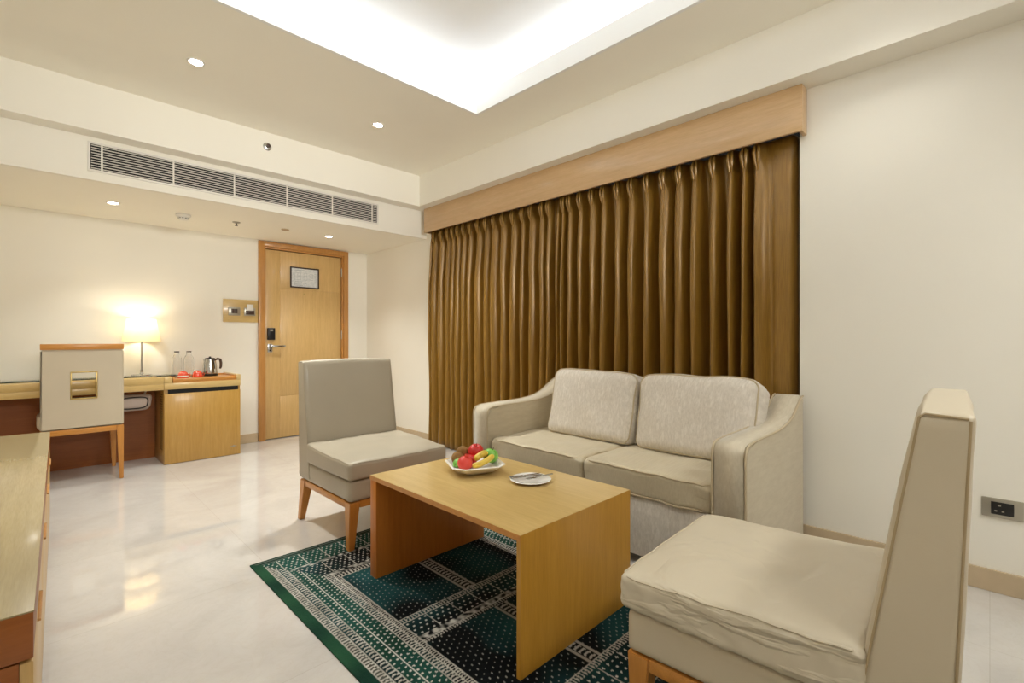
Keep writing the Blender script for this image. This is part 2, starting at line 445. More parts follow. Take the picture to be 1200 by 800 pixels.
# ------------------------------------------------------------------ air conditioning grille
VY = 4.25
t = thing('air_vent', 'long white louvred air conditioning grille on the bulkhead over the entry', 'air vent', (1.32, VY, 2.32))
bm = bmesh.new(); x0, x1, z0, z1 = -1.055, 1.055, -.085, .085
def fr(bm, x0, x1, z0, z1, w_, y0, y1):
    box(bm, x0-w_, x1+w_, y0, y1, z1, z1+w_, .001); box(bm, x0-w_, x1+w_, y0, y1, z0-w_, z0, .001)
    box(bm, x0-w_, x0, y0, y1, z0, z1, .001); box(bm, x1, x1+w_, y0, y1, z0, z1, .001)
fr(bm, x0, x1, z0, z1, .014, -.010, -.0005)
divs = [.324-1.32, .725-1.32, 1.125-1.32, 1.527-1.32, 1.925-1.32, 2.322-1.32]
for x in divs: box(bm, x-.005, x+.005, -.009, -.002, z0, z1)
obj('frame', bm, M['white_metal'], t)
obj('dark_backing', Bx(x0, x1, -.0018, -.0004, z0, z1), M['gap'], t)
edges = [x0]+divs+[x1]
for a, b in zip(edges, edges[1:]):
    bm = bmesh.new()
    for k in range(10):
        z = z0+.0085+k*.017
        vs = [bm.verts.new(p) for p in ((a+.004, -.008, z-.0032), (b-.004, -.008, z-.0032), (b-.004, -.003, z+.0028), (a+.004, -.003, z+.0028))]
        vt = [bm.verts.new((v.co.x, v.co.y, v.co.z+.0016)) for v in vs]
        bm.faces.new(vs); bm.faces.new(vt[::-1])
        for i in range(4): bm.faces.new((vs[i], vt[i], vt[(i+1) % 4], vs[(i+1) % 4]))
    obj('louvre_panel', bm, M['white_metal'], t, smooth=False)

# ------------------------------------------------------------------ ceiling fittings
def downlight(x, y, z, r, label, power, group='recessed ceiling downlights', spot=110):
    t = thing('downlight', label, 'ceiling light', (x, y, z), 0, group)
    bm = bmesh.new(); lathe(bm, [(r, 0), (r, -.004), (r*.82, -.006), (r*.72, -.003), (r*.72, 0)], 28)
    obj('trim_ring', bm, M['white_metal'], t)
    bm = bmesh.new(); lathe(bm, [(0, -.002), (r*.72, -.002), (r*.72, -.0005), (0, -.0005)], 24)
    obj('lens', bm, M['lens'], t)
    l = bpy.data.lights.new('downlight_beam', 'SPOT'); l.energy = power; l.spot_size = R(spot); l.spot_blend = .8
    l.shadow_soft_size = .08; l.color = (.985, .99, .935)
    lo = bpy.data.objects.new('downlight_beam', l); COL.objects.link(lo); lo.location = (0, 0, -.02); lo.parent = t
downlight(.685, 3.365, CZ, .046, 'round recessed downlight nearest the grille in the main ceiling, left of two', 58)
downlight(1.885, 3.355, CZ, .046, 'round recessed downlight in the main ceiling near the corner of the lit tray', 74)
downlight(.438, 4.85, EZ, .044, 'round recessed downlight in the low entry ceiling over the desk chair', 21)
downlight(2.161, 4.85, EZ, .044, 'round recessed downlight in the low entry ceiling in front of the door', 21)

t = thing('smoke_detector', 'cream round smoke detector on the low entry ceiling', 'smoke detector', (.905, 4.89, EZ))
bm = bmesh.new(); lathe(bm, [(.001, 0), (.056, 0), (.056, -.014), (.050, -.022), (.046, -.024), (0.001, -.024)], 28); obj('base', bm, M['white_plastic'], t)
bm = bmesh.new(); lathe(bm, [(.001, -.024), (.036, -.024), (.036, -.034), (.028, -.046), (0.001, -.048)], 28); obj('sensor_dome', bm, M['white_plastic'], t)
bm = bmesh.new()
for k in range(10):
    a = 2*PI*k/10; tube(bm, [(.034*math.cos(a-.18), .034*math.sin(a-.18), -.033), (.0372*math.cos(a), .0372*math.sin(a), -.033), (.034*math.cos(a+.18), .034*math.sin(a+.18), -.033)], .003, 6)
obj('vent_slot', bm, M['dark'], t)
t = thing('ceiling_sprinkler', 'small dark sprinkler head on the low entry ceiling', 'sprinkler', (1.306, 4.866, EZ))
bm = bmesh.new(); lathe(bm, [(.001, 0), (.034, 0), (.030, -.006), (.012, -.010), (.001, -.010)], 20); obj('escutcheon', bm, M['steelplate'], t)
bm = bmesh.new(); tube(bm, [(0, 0, -.008), (0, 0, -.03)], .006, 10); lathe(bm, [(0.001, -.03), (.014, -.031), (.014, -.033), (0.001, -.034)], 16); obj('nozzle', bm, M['dark'], t)
bm = bmesh.new(); lathe(bm, [(.001, 0), (.036, 0), (.036, -.004), (.030, -.007), (.001, -.007)], 24)
o = tag(obj('ceiling_cover_plate', bm, M['skirt'], None, loc=(1.727, 4.845, EZ)), 'flat round beige cover disc on the entry ceiling before the door', 'cover plate')
t = thing('wall_sprinkler', 'round chrome sprinkler head on the front of the bulkhead above the grille', 'sprinkler', (1.325, 4.11, 2.645))
bm = bmesh.new(); lathe(bm, [(.001, 0), (.032, 0), (.031, .006), (.018, .012), (.001, .013)], 24)
o = obj('escutcheon', bm, M['chrome'], t, rot=(R(90), 0, 0))
bm = bmesh.new(); lathe(bm, [(.001, .012), (.010, .013), (.012, .03), (.015, .034), (.001, .036)], 16)
obj('nozzle', bm, M['brown_dark'], t, rot=(R(90), 0, 0))

# ------------------------------------------------------------------ pelmet and curtains
PX = 2.868
t = thing('curtain_pelmet', 'long golden maple pelmet box over the brown curtains', 'pelmet', (PX, 2.43, 2.32))
bm = bmesh.new(); py0, py1 = .700-2.43, 4.165-2.43
box(bm, 0, .02, py0, py1, -.118, .1295, .003)
box(bm, .0201, WX-PX-.001, py0, py0+.02, -.118, .1295, .002); box(bm, .0201, WX-PX-.001, py1-.02, py1, -.118, .1295, .002)
obj('fascia_board', bm, M['pelmet'], t)
obj('curtain_track', Bx(.045, .065, py0+.03, py1-.03, .07, .09, bev=.002), M['brown_dark'], t)

def curtain(name, label, pleats, y_first, y_last, seed, tail0, tail1, tail_ret=False):
    """pleats: list of Y of each pinch pleat; the cloth rises toward the room at each of them"""
    rnd = random.Random(seed)
    keys = [y_first]+pleats+[y_last]
    n = len(keys)
    pw = [rnd.choice((.9, 1.6, 2.2, 2.8, 3.4)) for _ in keys]; amp = [rnd.uniform(.060, .074) for _ in keys]; val = [rnd.uniform(.030, .050) for _ in keys]
    skew = [rnd.uniform(-.16, .16) for _ in keys]; drift = [rnd.uniform(-.014, .014) for _ in keys]; ph = [rnd.uniform(0, 6.28) for _ in keys]
    bm = bmesh.new(); zs = []
    NZ = 46
    for j in range(NZ+1):
        t_ = j/NZ; zs.append(2.235-(2.235-.012)*(t_**1.25))
    rows = []
    SEG = 16
    cx = 2.985
    for z in zs:
        h = (2.235-z)/2.2                                   # 0 at the head, 1 at the hem
        top = max(0, 1-(2.235-z)/.16); top = top*top*(3-2*top)
        row = []
        for i in range(n-1):
            a, b = keys[i], keys[i+1]; w_ = b-a
            k0 = 0 if (i == 0 and tail0) else 1; k1 = 0 if (i == n-2 and tail1) else 1
            da = drift[i]*math.sin(h*2.6+ph[i])*min(1, h*3)*(k0 if i == 0 else 1); db = drift[i+1]*math.sin(h*2.6+ph[i+1])*min(1, h*3)*(k1 if i == n-2 else 1)
            for s in range(SEG+(1 if i == n-2 else 0)):
                u = s/SEG
                A = (amp[i]*k0*(1-u)+amp[i+1]*k1*u)*(.55+.45*min(1, h*4))
                # soft folds below the heading, narrow pinches at the heading
                c = math.cos(2*PI*u)
                pwr = pw[i]*(1-u)+pw[i+1]*u; soft = 2*abs(math.cos(PI*u))**(.6+pwr)-1+.12*math.cos(4*PI*u+skew[i]*4)
                pin = 2*(abs(math.cos(PI*u))**9)-1
                if (i == 0 and tail0) or (i == n-2 and tail1):
                    flat = .25*math.sin(PI*u*2+ph[i])
                    e = (1-u) if i > 0 else u
                    soft = flat if (e < .7) else soft; pin = -.5 if e < .8 else pin
                    soft = soft*.8
                off = A*(soft*(1-top)+pin*.8*top)
                y = a+da+(w_+db-da)*u + w_*(skew[i]*.6*math.sin(2*PI*u)+.11*math.sin(2*PI*u)*min(1, h*8))*(1-top)
                off += .006*math.sin(z*5+ph[i]+u*2)*min(1, h*3)
                X_ = cx-off
                if tail_ret and i == n-2 and u > .9: X_ += (u-.9)*10*.09; y += .002
                row.append((X_, y, z))
        rows.append([bm.verts.new(p) for p in row])
    for r0, r1 in zip(rows, rows[1:]):
        for i in range(len(r0)-1): bm.faces.new((r0[i], r0[i+1], r1[i+1], r1[i]))
    t = thing(name, label, 'curtain', (0, 0, 0))
    o = obj('fabric', bm, M['curtain'], t, angle=180)
    sm = o.modifiers.new('thick', 'SOLIDIFY'); sm.thickness = .003; sm.offset = 0
    for yk in pleats:
        bm = bmesh.new()
        for s in (-1, 1):
            tube(bm, [(cx-.040, yk+s*.002, 2.232), (cx-.058, yk+s*.010, 2.20), (cx-.064, yk+s*.012, 2.165), (cx-.056, yk+s*.008, 2.12), (cx-.040, yk+s*.002, 2.07)], [.004, .008, .0095, .008, .003], 8)
        obj('pinch_pleat', bm, M['curtain'], t)
    return t
LP = [4.085, 3.96, 3.85, 3.77, 3.69, 3.60, 3.50, 3.39, 3.28, 3.17, 3.055, 2.93, 2.815, 2.715, 2.595, 2.52]
RP = [2.37, 2.31, 2.21, 2.10, 2.00, 1.88, 1.77, 1.648, 1.53, 1.417, 1.311, 1.20, 1.093, 1.015, .946]
curtain('curtain', 'left gold brown pleated curtain panel hanging beside the plain wall', LP, 4.138, 2.432, 3, False, True)
curtain('curtain', 'right gold brown pleated curtain panel hanging behind the sofa', RP, 2.428, .750, 5, False, True, True)

# ------------------------------------------------------------------ sofa
t = thing('sofa', 'cream brocade two-seat sofa standing in front of the curtains', 'sofa', (2.49, 1.555, 0))
def S(x, y): return (x-2.49, y-1.555)
prof = [(2.055, .045), (2.051, .60), (2.055, .632), (2.070, .652), (2.10, .661), (2.2, .664), (2.35, .664), (2.48, .667), (2.57, .674),
        (2.64, .686), (2.70, .704), (2.75, .728), (2.80, .757), (2.84, .780), (2.87, .793), (2.892, .796), (2.897, .045)]
prof = [(x-2.49, z) for x, z in prof]
for y0, y1 in ((.70, .842), (2.268, 2.41)):
    bm = bmesh.new(); prism_y(bm, prof, y0-1.555, y1-1.555, .012, 3)
    arm = obj('armrest', bm, M['sofa_plain'], t, angle=50)
    bm = bmesh.new()
    for y in (y0-1.555+.003, y1-1.555-.003): tube(bm, [(x-.003 if i < 4 else x, y, z+.001) for i, (x, z) in enumerate(prof[:-1])], .0052, 6)
    obj('piping', bm, M['piping'], arm)
    # brocade top band
    bm = bmesh.new(); ya, yb = y0-1.555+.012, y1-1.555-.012
    pr = prof[:-1]
    va = [bm.verts.new((x-(.004 if i < 4 else 0), ya, z+(.004 if i > 2 else 0))) for i, (x, z) in enumerate(pr)]
    vb = [bm.verts.new((v.co.x, yb, v.co.z)) for v in va]
    for i in range(len(pr)-1): bm.faces.new((va[i], vb[i], vb[i+1], va[i+1]))
    o = obj('top_panel', bm, M['band'], arm, angle=60); sm = o.modifiers.new('t', 'SOLIDIFY'); sm.thickness = .005; sm.offset = -1
obj('base', Bx(2.078-2.49, 2.893-2.49, .8425-1.555, 2.2675-1.555, .045, .335, bev=.01), M['brocade'], t)
bm = Bx(2.74-2.49, 2.894-2.49, .8425-1.555, 2.2675-1.555, .3355, .772, bev=.02, seg=4)
obj('backrest', bm, M['sofa_plain'], t)
def wr(p, amp, sc_, seed=0): return amp*mnoise.noise(Vector((p[0]*sc_+seed, p[1]*sc_, p[2]*sc_)))
def seat_cush(y0, y1, seed):
    w_, d_ = 2.70-2.068, y1-y0-.006; h_ = .130
    def fn(o, p):
        x, y, z = o
        puff = (1-p[0]**4)*(1-p[1]**4)
        z2 = z+(.010*puff*(1 if z > 0 else -.2))
        front = max(0, -p[0])
        z2 += wr((x, y, 0), .010, 9, seed)+wr((x*.4, y, 0), .005, 28, seed+4)*(1 if z > 0 else .3)-.012*front**6*(1 if z > 0 else 0)*abs(p[1])**4
        x2 = x-.010*(1-p[1]**2)*(p[0] < -.9)+wr((0, y, z), .008, 9, seed+3)*(p[0] < -.9)
        return (x2, y, z2)
    bm = rbox(w_, d_, h_, .022, 22, fn)
    o = obj('seat_cushion', bm, M['sofa_plain'], t, loc=((2.068+2.70)/2-2.49, (y0+y1)/2-1.555, .337+h_/2), angle=80)
    bm = bmesh.new()
    for zz in (-1, 1):
        pts = []
        for k in range(61):
            a = 2*PI*k/60
            px = max(-1, min(1, 1.32*math.cos(a))); pyy = max(-1, min(1, 1.32*math.sin(a)))
            X_ = px*(w_/2-.003); Y_ = pyy*(d_/2-.003)
            q = fn(Vector((X_, Y_, zz*(h_/2-.006))), Vector((px, pyy, zz)))
            pts.append((q[0], q[1], q[2]+.001*zz))
        pts.pop(); tube(bm, pts, .0048, 6, cyclic=True)
    obj('piping', bm, M['piping'], o)
seat_cush(.845, 1.54, 1); seat_cush(1.54, 2.265, 7)
def back_cush(y0, y1, seed):
    w_, h_, th = y1-y0-.008, .445, .19
    def fn(o, p):
        x, y, z = o
        puff = (1-abs(p[1])**3)*(1-abs(p[2])**3)
        x2 = x+(-.020 if x < 0 else .008)*puff+wr((x, y, z), .012, 6, seed)*abs(p[0])
        k = 1-.045*(p[2] > 0)*p[2]**6*abs(p[1])**6
        z2 = z*k - .018*abs(p[1])**5*(z > 0)+ wr((y, x, 0), .010, 6, seed+9)*(z > 0)
        y2 = y*(1-.018*(1-p[2]**2)+.012*p[2]) + wr((z, x, 2), .010, 6, seed+5)*abs(p[1])
        return (x2, y2, z2)
    bm = rbox(th, w_, h_, .055, 24, fn)
    o = obj('back_cushion', bm, M['brocade'], t, loc=(2.575-2.49, (y0+y1)/2-1.555, .463+h_/2-.012), rot=(0, R(14), 0), angle=80)
    bm = bmesh.new(); pts = []; ha, hb, rc = w_/2-.0094, h_/2-.0094, .0456
    for (cy, cz, a0) in ((ha-rc, hb-rc, 0), (-(ha-rc), hb-rc, 90), (-(ha-rc), -(hb-rc), 180), (ha-rc, -(hb-rc), 270)):
        nxt = {0: (-(ha-rc), hb), 90: (-ha, -(hb-rc)), 180: (ha-rc, -hb), 270: (ha, hb-rc)}[a0]
        cor = [(cy+rc*math.cos(R(a0+q*15)), cz+rc*math.sin(R(a0+q*15))) for q in range(7)]
        st_ = [(cor[-1][0]*(1-q/12)+nxt[0]*q/12, cor[-1][1]*(1-q/12)+nxt[1]*q/12) for q in range(1, 12)]
        for y_, z_ in cor+st_: pts.append(fn(Vector((-th/2+.024, y_, z_)), Vector((-.7, y_/(w_/2), z_/(h_/2)))))
    tube(bm, pts, .0045, 6, cyclic=True)
    obj('piping', bm, M['piping'], o)
back_cush(.795, 1.470, 2); back_cush(1.475, 2.13, 11)
for x, y in ((2.12, .76), (2.12, 2.35), (2.86, .76), (2.86, 2.35)):
    obj('foot', taper_box(bmesh.new(), (x-2.49-.02, x-2.49+.02, y-1.555-.02, y-1.555+.02), (x-2.49-.028, x-2.49+.028, y-1.555-.028, y-1.555+.028), 0, .046), M['redwood'], t)

# ------------------------------------------------------------------ upholstered side chairs
def armchair(label, loc, rz, covered):
    t = thing('lounge_chair', label, 'chair', loc, rz, None)
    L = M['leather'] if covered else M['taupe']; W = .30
    # tapered legs, the rear ones raked back
    for s in (-1, 1):
        x0, x1 = sorted((s*W*.985, s*(W-.062)))
        b0, b1 = sorted((s*W*.985, s*(W-.036)))
        obj('leg', taper_box(bmesh.new(), (b0, b1, .02, .055), (x0, x1, .008, .070), .0066, .255), M['orange'], t)
        obj('leg', taper_box(bmesh.new(), (b0, b1, .66, .695), (x0, x1, .585, .65), .0066 if covered else 0, .255), M['orange'], t)
    bm = bmesh.new()
    for s in (-1, 1):
        a, b = sorted((s*(W-.006), s*(W-.028))); box(bm, a, b, .0705, .5845, .222, .257, .002)
    box(bm, -W+.063, W-.063, .012, .034, .222, .257, .002); box(bm, -W+.063, W-.063, .60, .622, .222, .257, .002)
    obj('seat_rail', bm, M['orange_x'], t)
    def fnb(o, p): return (o.x, o.y, o.z+wr(o, .004, 6, 2))
    bm = rbox(2*W-.004, .60, .112, .018, 14, fnb)
    obj('seat_base', bm, L, t, loc=(0, .30+.006, .258+.056), angle=80)
    h_ = .092
    def fnc(o, p):
        x, y, z = o
        top = z > 0
        puff = (1-p[0]**4)*(1-p[1]**4)
        z2 = z+(.012*puff if top else 0)+(.024*(p[1]+1)/2 if top else 0)
        z2 += wr((x, y, 0), .006, 9, 4)*(1 if top else .2)
        # gathered creases on the side bands
        cre = 0
        if abs(p[0]) > .95 and covered:
            cre = .008*math.sin((y*1.0+z*.9)*95+mnoise.noise(Vector((y*6, z*4, 1)))*5)*(.5+.5*mnoise.noise(Vector((y*4, 3, 7))))
        return (x+math.copysign(.004*(1-p[1]**2)+cre, x)*(abs(p[0]) > .9), y-.006*(1-p[0]**2)*(p[1] < -.95), z2)
    bm = rbox(2*W+.018, .545, h_, .020, 30, fnc)
    cu = obj('seat_cushion', bm, M['creased'] if covered else L, t, loc=(0, .262, .372+h_/2), angle=80)
    bm = bmesh.new()
    pts = []
    for k in range(60):
        a = 2*PI*k/60; px = max(-1, min(1, 1.38*math.cos(a))); pyy = max(-1, min(1, 1.38*math.sin(a)))
        q = fnc(Vector((px*(W+.005), pyy*.2685, h_/2-.005)), Vector((px, pyy, 1))); pts.append(q)
    tube(bm, pts, .0022, 5, cyclic=True); obj('seam', bm, L, cu)
    # backrest: wedge, thick at the seat and thin at the head
    z0, z1 = .262, .965
    def yb(z, f):   # f=-1 front, 1 rear
        k = max(0, min(1, (z-z0)/(z1-z0)))
        return (.496+.112*k) if f < 0 else (.660+.028*k)
    def fnk(o, p):
        z = o.z; k = (p[2]+1)/2; zz = z+(z1+z0)/2
        fy = yb(zz, -1); ry = yb(zz, 1); m_ = (fy+ry)/2; hw = (ry-fy)/2
        yy = m_+o.y/.065*hw
        yy += (-.008 if o.y < 0 else .004)*(1-p[0]**4)*(1-p[2]**4)
        zz += .008*(1-p[0]**2)*(p[2] > .9)
        return (o.x*(1-.012*k), yy+wr((o.x, zz, 0), .005, 5, 8)*(abs(p[1]) > .9), zz)
    bm = rbox(2*W, .13, z1-z0, .017, 22, fnk)
    bk = obj('backrest', bm, L, t, angle=80)
    for s in (-1, 1):
        bm = bmesh.new()
        for f in (-1, 1):
            pts = []
            for k in range(22):
                z = z0+.02+(z1-z0-.030)*k/21
                kk = (z-z0)/(z1-z0)
                pts.append((s*(W-.0022)*(1-.012*kk), yb(z, f)+(.006 if f < 0 else -.006), z))
            # across the head of the side panel
            if f < 0:
                zt = pts[-1][2]
                pts.append((s*(W-.0022)*.988, yb(zt, -1)+.014, zt+.007)); pts.append((s*(W-.0022)*.988, yb(zt, 1)-.008, zt+.003)); 
            tube(bm, pts, .0026, 6)
        obj('piping', bm, M['leather_seam'] if covered else L, bk)
    # vertical closure down the rear edge
    bm = bmesh.new()
    tube(bm, [(-W+.03, yb(z0+.03+k*.06, 1)+.001, z0+.03+k*.06) for k in range(11)], .003, 6)
    obj('closure_seam', bm, M['leather_seam'], bk)
    return t
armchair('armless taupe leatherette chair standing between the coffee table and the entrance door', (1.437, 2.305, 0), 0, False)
armchair('armless beige leatherette chair nearest the camera, seen from behind beside the sofa arm', (1.435, .715, 0), R(182), True)

# ------------------------------------------------------------------ coffee table
t = thing('coffee_table', 'low light maple coffee table with slab ends standing on the green rug', 'coffee table', (1.43, 1.546, .0065))
obj('tabletop', taper_box(bmesh.new(), (-.33, .33, -.4665, .484), (-.33, .33, -.4838, .484), .4435, .464, .001), M['maple_y'], t)
bm = bmesh.new(); box(bm, -.33, .33, -.484, -.467, 0, .443)
taper_box(bm, (-.33, .33, -.484, -.467), (-.33, .33, -.484, -.4839), .443, .4635, 0); bmesh.ops.remove_doubles(bm, verts=bm.verts[:], dist=.0001)
obj('end_panel', bm, wood('shaded_amber_maple', srgb(190, 138, 46), srgb(206, 154, 62), 'z', .33, .25), t, smooth=False)  # amber is partly wood tone, partly this side's shade put into the colour
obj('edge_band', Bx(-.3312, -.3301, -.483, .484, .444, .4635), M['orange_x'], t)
obj('end_panel', Bx(-.328, .328, .432, .4835, 0, .4425, bev=.0015), wood('shaded_orange_beech', srgb(190, 112, 40), srgb(206, 128, 50), 'z', .35, .2), t)  # deep orange mixes wood tone with shade below the top, put into the colour

# ------------------------------------------------------------------ rug
def rug():
    RX0, RX1, RY0, RY1 = .737, 1.985, -.13, 2.53
    st = .0042; nx = int((RX1-RX0)/st); ny = int((RY1-RY0)/st)
    def nz(x, y, s, o=0): return mnoise.noise(Vector((x*s, y*s, o)))
    G = (.006, .036, .022); DK = (.0015, .003, .004); TL = (.012, .066, .070); CR = (.62, .60, .54); BR = (.20, .17, .13); LG = (.014, .080, .064)
    def mixc(a, b, k): k = max(0, min(1, k)); return tuple(a[i]*(1-k)+b[i]*k for i in range(3))
    def dots(u, v, pu, pv, r, base, col, stag=True):
        i = math.floor(v/pv); uu = u+(pu/2 if (stag and i % 2) else 0)
        du = (uu/pu) % 1-.5; dv = (v/pv) % 1-.5
        q = (du*pu)**2+(dv*pv)**2
        return col if q < r*r else base
    def hooks(u, v, base, col, pu=.020, wd=.03):
        # row of small paired hooks between two rules
        k = (u/pu+.6*abs((v/wd)-.5)) % 1
        if v < .003 or v > wd-.003: return col
        return col if (k < .45 and .12 < v/wd < .88) else base
    rows = [(2.107, 1.625), (1.43, .955), (.76, .285)]
    cols = [(.998, 1.328), (1.394, 1.724)]
    def colour(x, y):
        ab = nz(x, y, 3.1, 4)*.9+nz(x, y, 9, 2)*.5+.35        # dye variation of the wool
        gd = mixc(DK, TL, ab); gg = mixc(G, LG, ab)
        dl = min(x-RX0, RX1-x); dt = min(RY1-y, y-RY0)
        fade = .65+.5*nz(x, y, 14, 9)
        cr = mixc(BR, CR, fade)
        if dl < .046 and dl <= dt: return mixc(G, (.02, .085, .04), nz(x, y, 6, 1)+.5)
        if dt < .045: return mixc(G, DK, .3+nz(x, y, 6, 1)) if int(dt/.012) % 2 == 0 else mixc(G, CR, .12)
        inx = cols[0][0] <= x <= cols[1][1]; iny = rows[2][1] <= y <= rows[0][0]
        if not (inx and iny):
            # which border band
            dx_ = dl; dy_ = dt
            if dl/.261 < dt/.423:
                if dl < .112:
                    v = dl-.046
                    if v < .030: return hooks(y, v, mixc(gd, BR, .35), cr, .016, .030)
                    return hooks(y, v-.030, gd, cr, .019, .036)
                if dl < .150: return dots(y, dl-.112, .026, .019, .0042, gg, CR)
                if dl < .154: return CR
                if dl < .208: return dots(y, dl-.154, .026, .018, .0042, gg, CR)
                if dl < .240: return hooks(y, dl-.208, gd, cr, .015, .032)
                return hooks(y, dl-.240, DK, cr, .012, .021)
            else:
                if dt < .185:
                    if (x % .105) < .005: return cr
                    return dots(x, dt-.045, .024, .023, .0042, gg, CR)
                if dt < .212: return mixc(gd, CR, .35+nz(x, y, 45, 3)*1.3)
                if dt < .345:
                    if ((x+.04) % .115) < .005: return cr
                    return dots(x, dt-.212, .024, .022, .0042, gd, CR)
                if dt < .375: return mixc(gd, CR, .35+nz(x, y, 45, 3)*1.3)
                return hooks(x, dt-.375, gd, cr, .016, .048)
        for (c0, c1) in cols:
            for (r1, r0) in rows:
                if c0 <= x <= c1 and r0 <= y <= r1:
                    k = nz(x, y, 4.2, 7)*1.5+.15+.55*(1-(x-RX0)/.9)
                    base = mixc(DK, TL, k)
                    cst = (y/.034) % 1
                    d_ = dots(y+nz(x, y, 20, 1)*.004, x, .030, .021, .0032, base, mixc(base, CR, .55+.4*nz(x, y, 12, 3)))
                    return d_
        if cols[0][1] < x < cols[1][0]:
            v = x-cols[0][1]
            for (r1, r0) in rows:
                if r0 <= y <= r1:
                    if v < .010 or v > .056: return mixc(BR, CR, .35)
                    return hooks(y, v-.010, DK, mixc(BR, CR, .5), .022, .046)
        # horizontal bands between the rows of panels
        for (ra, rb) in ((rows[0][1], rows[1][0]), (rows[1][1], rows[2][0])):
            if rb < y < ra:
                v = ra-y
                if v < .034: return hooks(x, v, gd, mixc(BR, CR, .6), .014, .034)
                if v < .140:
                    if ((x+.02) % .112) < .005: return cr
                    return dots(x, v-.034, .027, .026, .0046, gd, CR)
                if v < .168: return mixc(DK, CR, .45+nz(x, y, 50, 3)*1.5)
                return hooks(x, v-.168, DK, cr, .013, .027)
        return gd
    bm = bmesh.new(); H = .006
    grid = [[bm.verts.new((RX0+i*(RX1-RX0)/nx, RY0+j*(RY1-RY0)/ny, H+.0006*nz(i, j, .37, 1))) for i in range(nx+1)] for j in range(ny+1)]
    for j in range(ny):
        a, b = grid[j], grid[j+1]
        for i in range(nx): bm.faces.new((a[i], a[i+1], b[i+1], b[i]))
    be = [e for e in bm.edges if e.is_boundary]
    r = bmesh.ops.extrude_edge_only(bm, edges=be)
    for v in [g_ for g_ in r['geom'] if isinstance(g_, bmesh.types.BMVert)]: v.co.z = 0
    me = bpy.data.meshes.new('area_rug'); bm.to_mesh(me); bm.free()
    ca = me.color_attributes.new('weave', 'FLOAT_COLOR', 'POINT')
    data = []
    for v in me.vertices: data += list(colour(v.co.x, v.co.y))+[1]
    ca.data.foreach_set('color', data)
    m = NM('woven_green_wool'); at = m.n('ShaderNodeAttribute'); at.attribute_name = 'weave'
    v = m.coords(); f = m.noise(v, 420, 2); f2 = m.noise(v, 7, 3)
    mx = m.n('ShaderNodeMix', data_type='RGBA', blend_type='MULTIPLY'); mx.inputs[0].default_value = .6
    m.link(at.outputs['Color'], mx.inputs[6]); m.link(m.ramp(f, [(.3, (.6, .6, .6, 1)), (.7, (1, 1, 1, 1))]), mx.inputs[7])
    m.link(mx.outputs[2], m.b.inputs['Base Color']); m.set(Roughness=.95, Specular_IOR_Level=.15)
    m.bump(f, .35, .003)
    me.materials.append(m.m)
    o = bpy.data.objects.new('area_rug', me); COL.objects.link(o)
    tag(o, 'dark green patterned oriental rug under the coffee table', 'rug')
rug()

# ------------------------------------------------------------------ things on the coffee table
TZ0 = .4708
t = thing('fruit_dish', 'white octagonal porcelain dish of fruit on the coffee table', 'dish', (1.485, 1.735, TZ0), R(-45+20))
bm = bmesh.new()
def octo(hs, ch): # square of half size hs with corners cut by ch
    a = hs-ch
    return [(a, -hs), (hs, -a), (hs, a), (a, hs), (-a, hs), (-hs, a), (-hs, -a), (-a, -hs)]
lv = [(.060, .02, 0), (.066, .02, .004), (.090, .032, .014), (.122, .045, .036), (.128, .047, .042), (.120, .044, .045), (.084, .03, .024), (.055, .02, .010)]
rings = [[bm.verts.new((x, y, z)) for x, y in octo(h, c)] for h, c, z in lv]
for a, b in zip(rings, rings[1:]):
    for i in range(8): bm.faces.new((a[i], a[(i+1) % 8], b[(i+1) % 8], b[i]))
bm.faces.new(rings[0][::-1]); bm.faces.new(rings[-1])
obj('bowl', bm, M['porcelain'], t, angle=25)
F0 = Vector((1.485, 1.735, TZ0))
def sph(bm, r, sx=1, sy=1, sz=1, dim=0):
    prof = []
    for k in range(17):
        a = -PI/2+PI*k/16; rr = r*math.cos(a); z = r*math.sin(a)
        z -= dim*r*math.exp(-(rr/(r*.28))**2)*(1 if z > 0 else -.7)
        prof.append((max(rr, 0) if 0 < k < 16 else 0, z*sz))
    lathe(bm, prof, 22)
    for v in bm.verts: v.co.x *= sx; v.co.y *= sy
    return bm
cam_r = Vector((.7071, -.7071, 0)); cam_f = Vector((.7071, .7071, 0))
def at(r, f, z): return F0+cam_r*r*1.15+cam_f*f*1.15+Vector((0, 0, z*1.12))
def fruit_obj(name, label, cat, pos, r, mat, s=(1, 1, 1), dim=.2, rot=(0, 0, 0), part=None, group=None):
    t = thing(name, label, cat, pos, 0, group); t.rotation_euler = rot
    r *= 1.13
    obj('flesh' if part is None else 'fruit_skin', sph(bmesh.new(), r, *s, dim), mat, t)
    if part == 'crown':
        bm = bmesh.new()
        for k in range(6):
            a = 2*PI*k/6
            tube(bm, [(.006*math.cos(a), .006*math.sin(a), r*.92), (.010*math.cos(a), .010*math.sin(a), r*1.22)], [.004, .0015], 5)
        obj('crown', bm, mat, t)
    elif part == 'stem':
        bm = bmesh.new(); tube(bm, [(0, 0, r*.70), (.002, 0, r*1.18)], .0014, 5); obj('stem', bm, M['stem'], t)
    return t
fruit_obj('kiwi', 'brown fuzzy kiwi at the back left of the fruit dish', 'fruit', at(-.056, .045, .070), .026, M['kiwi'], (1.25, 1, 1), .03, (0, .3, .5), None, 'kiwis in the fruit dish')
fruit_obj('kiwi', 'brown fuzzy kiwi at the left side of the fruit dish, above the low green apple', 'fruit', at(-.072, .004, .054), .026, M['kiwi'], (1.1, 1, 1.05), .03, (0, .2, 1.2), None, 'kiwis in the fruit dish')
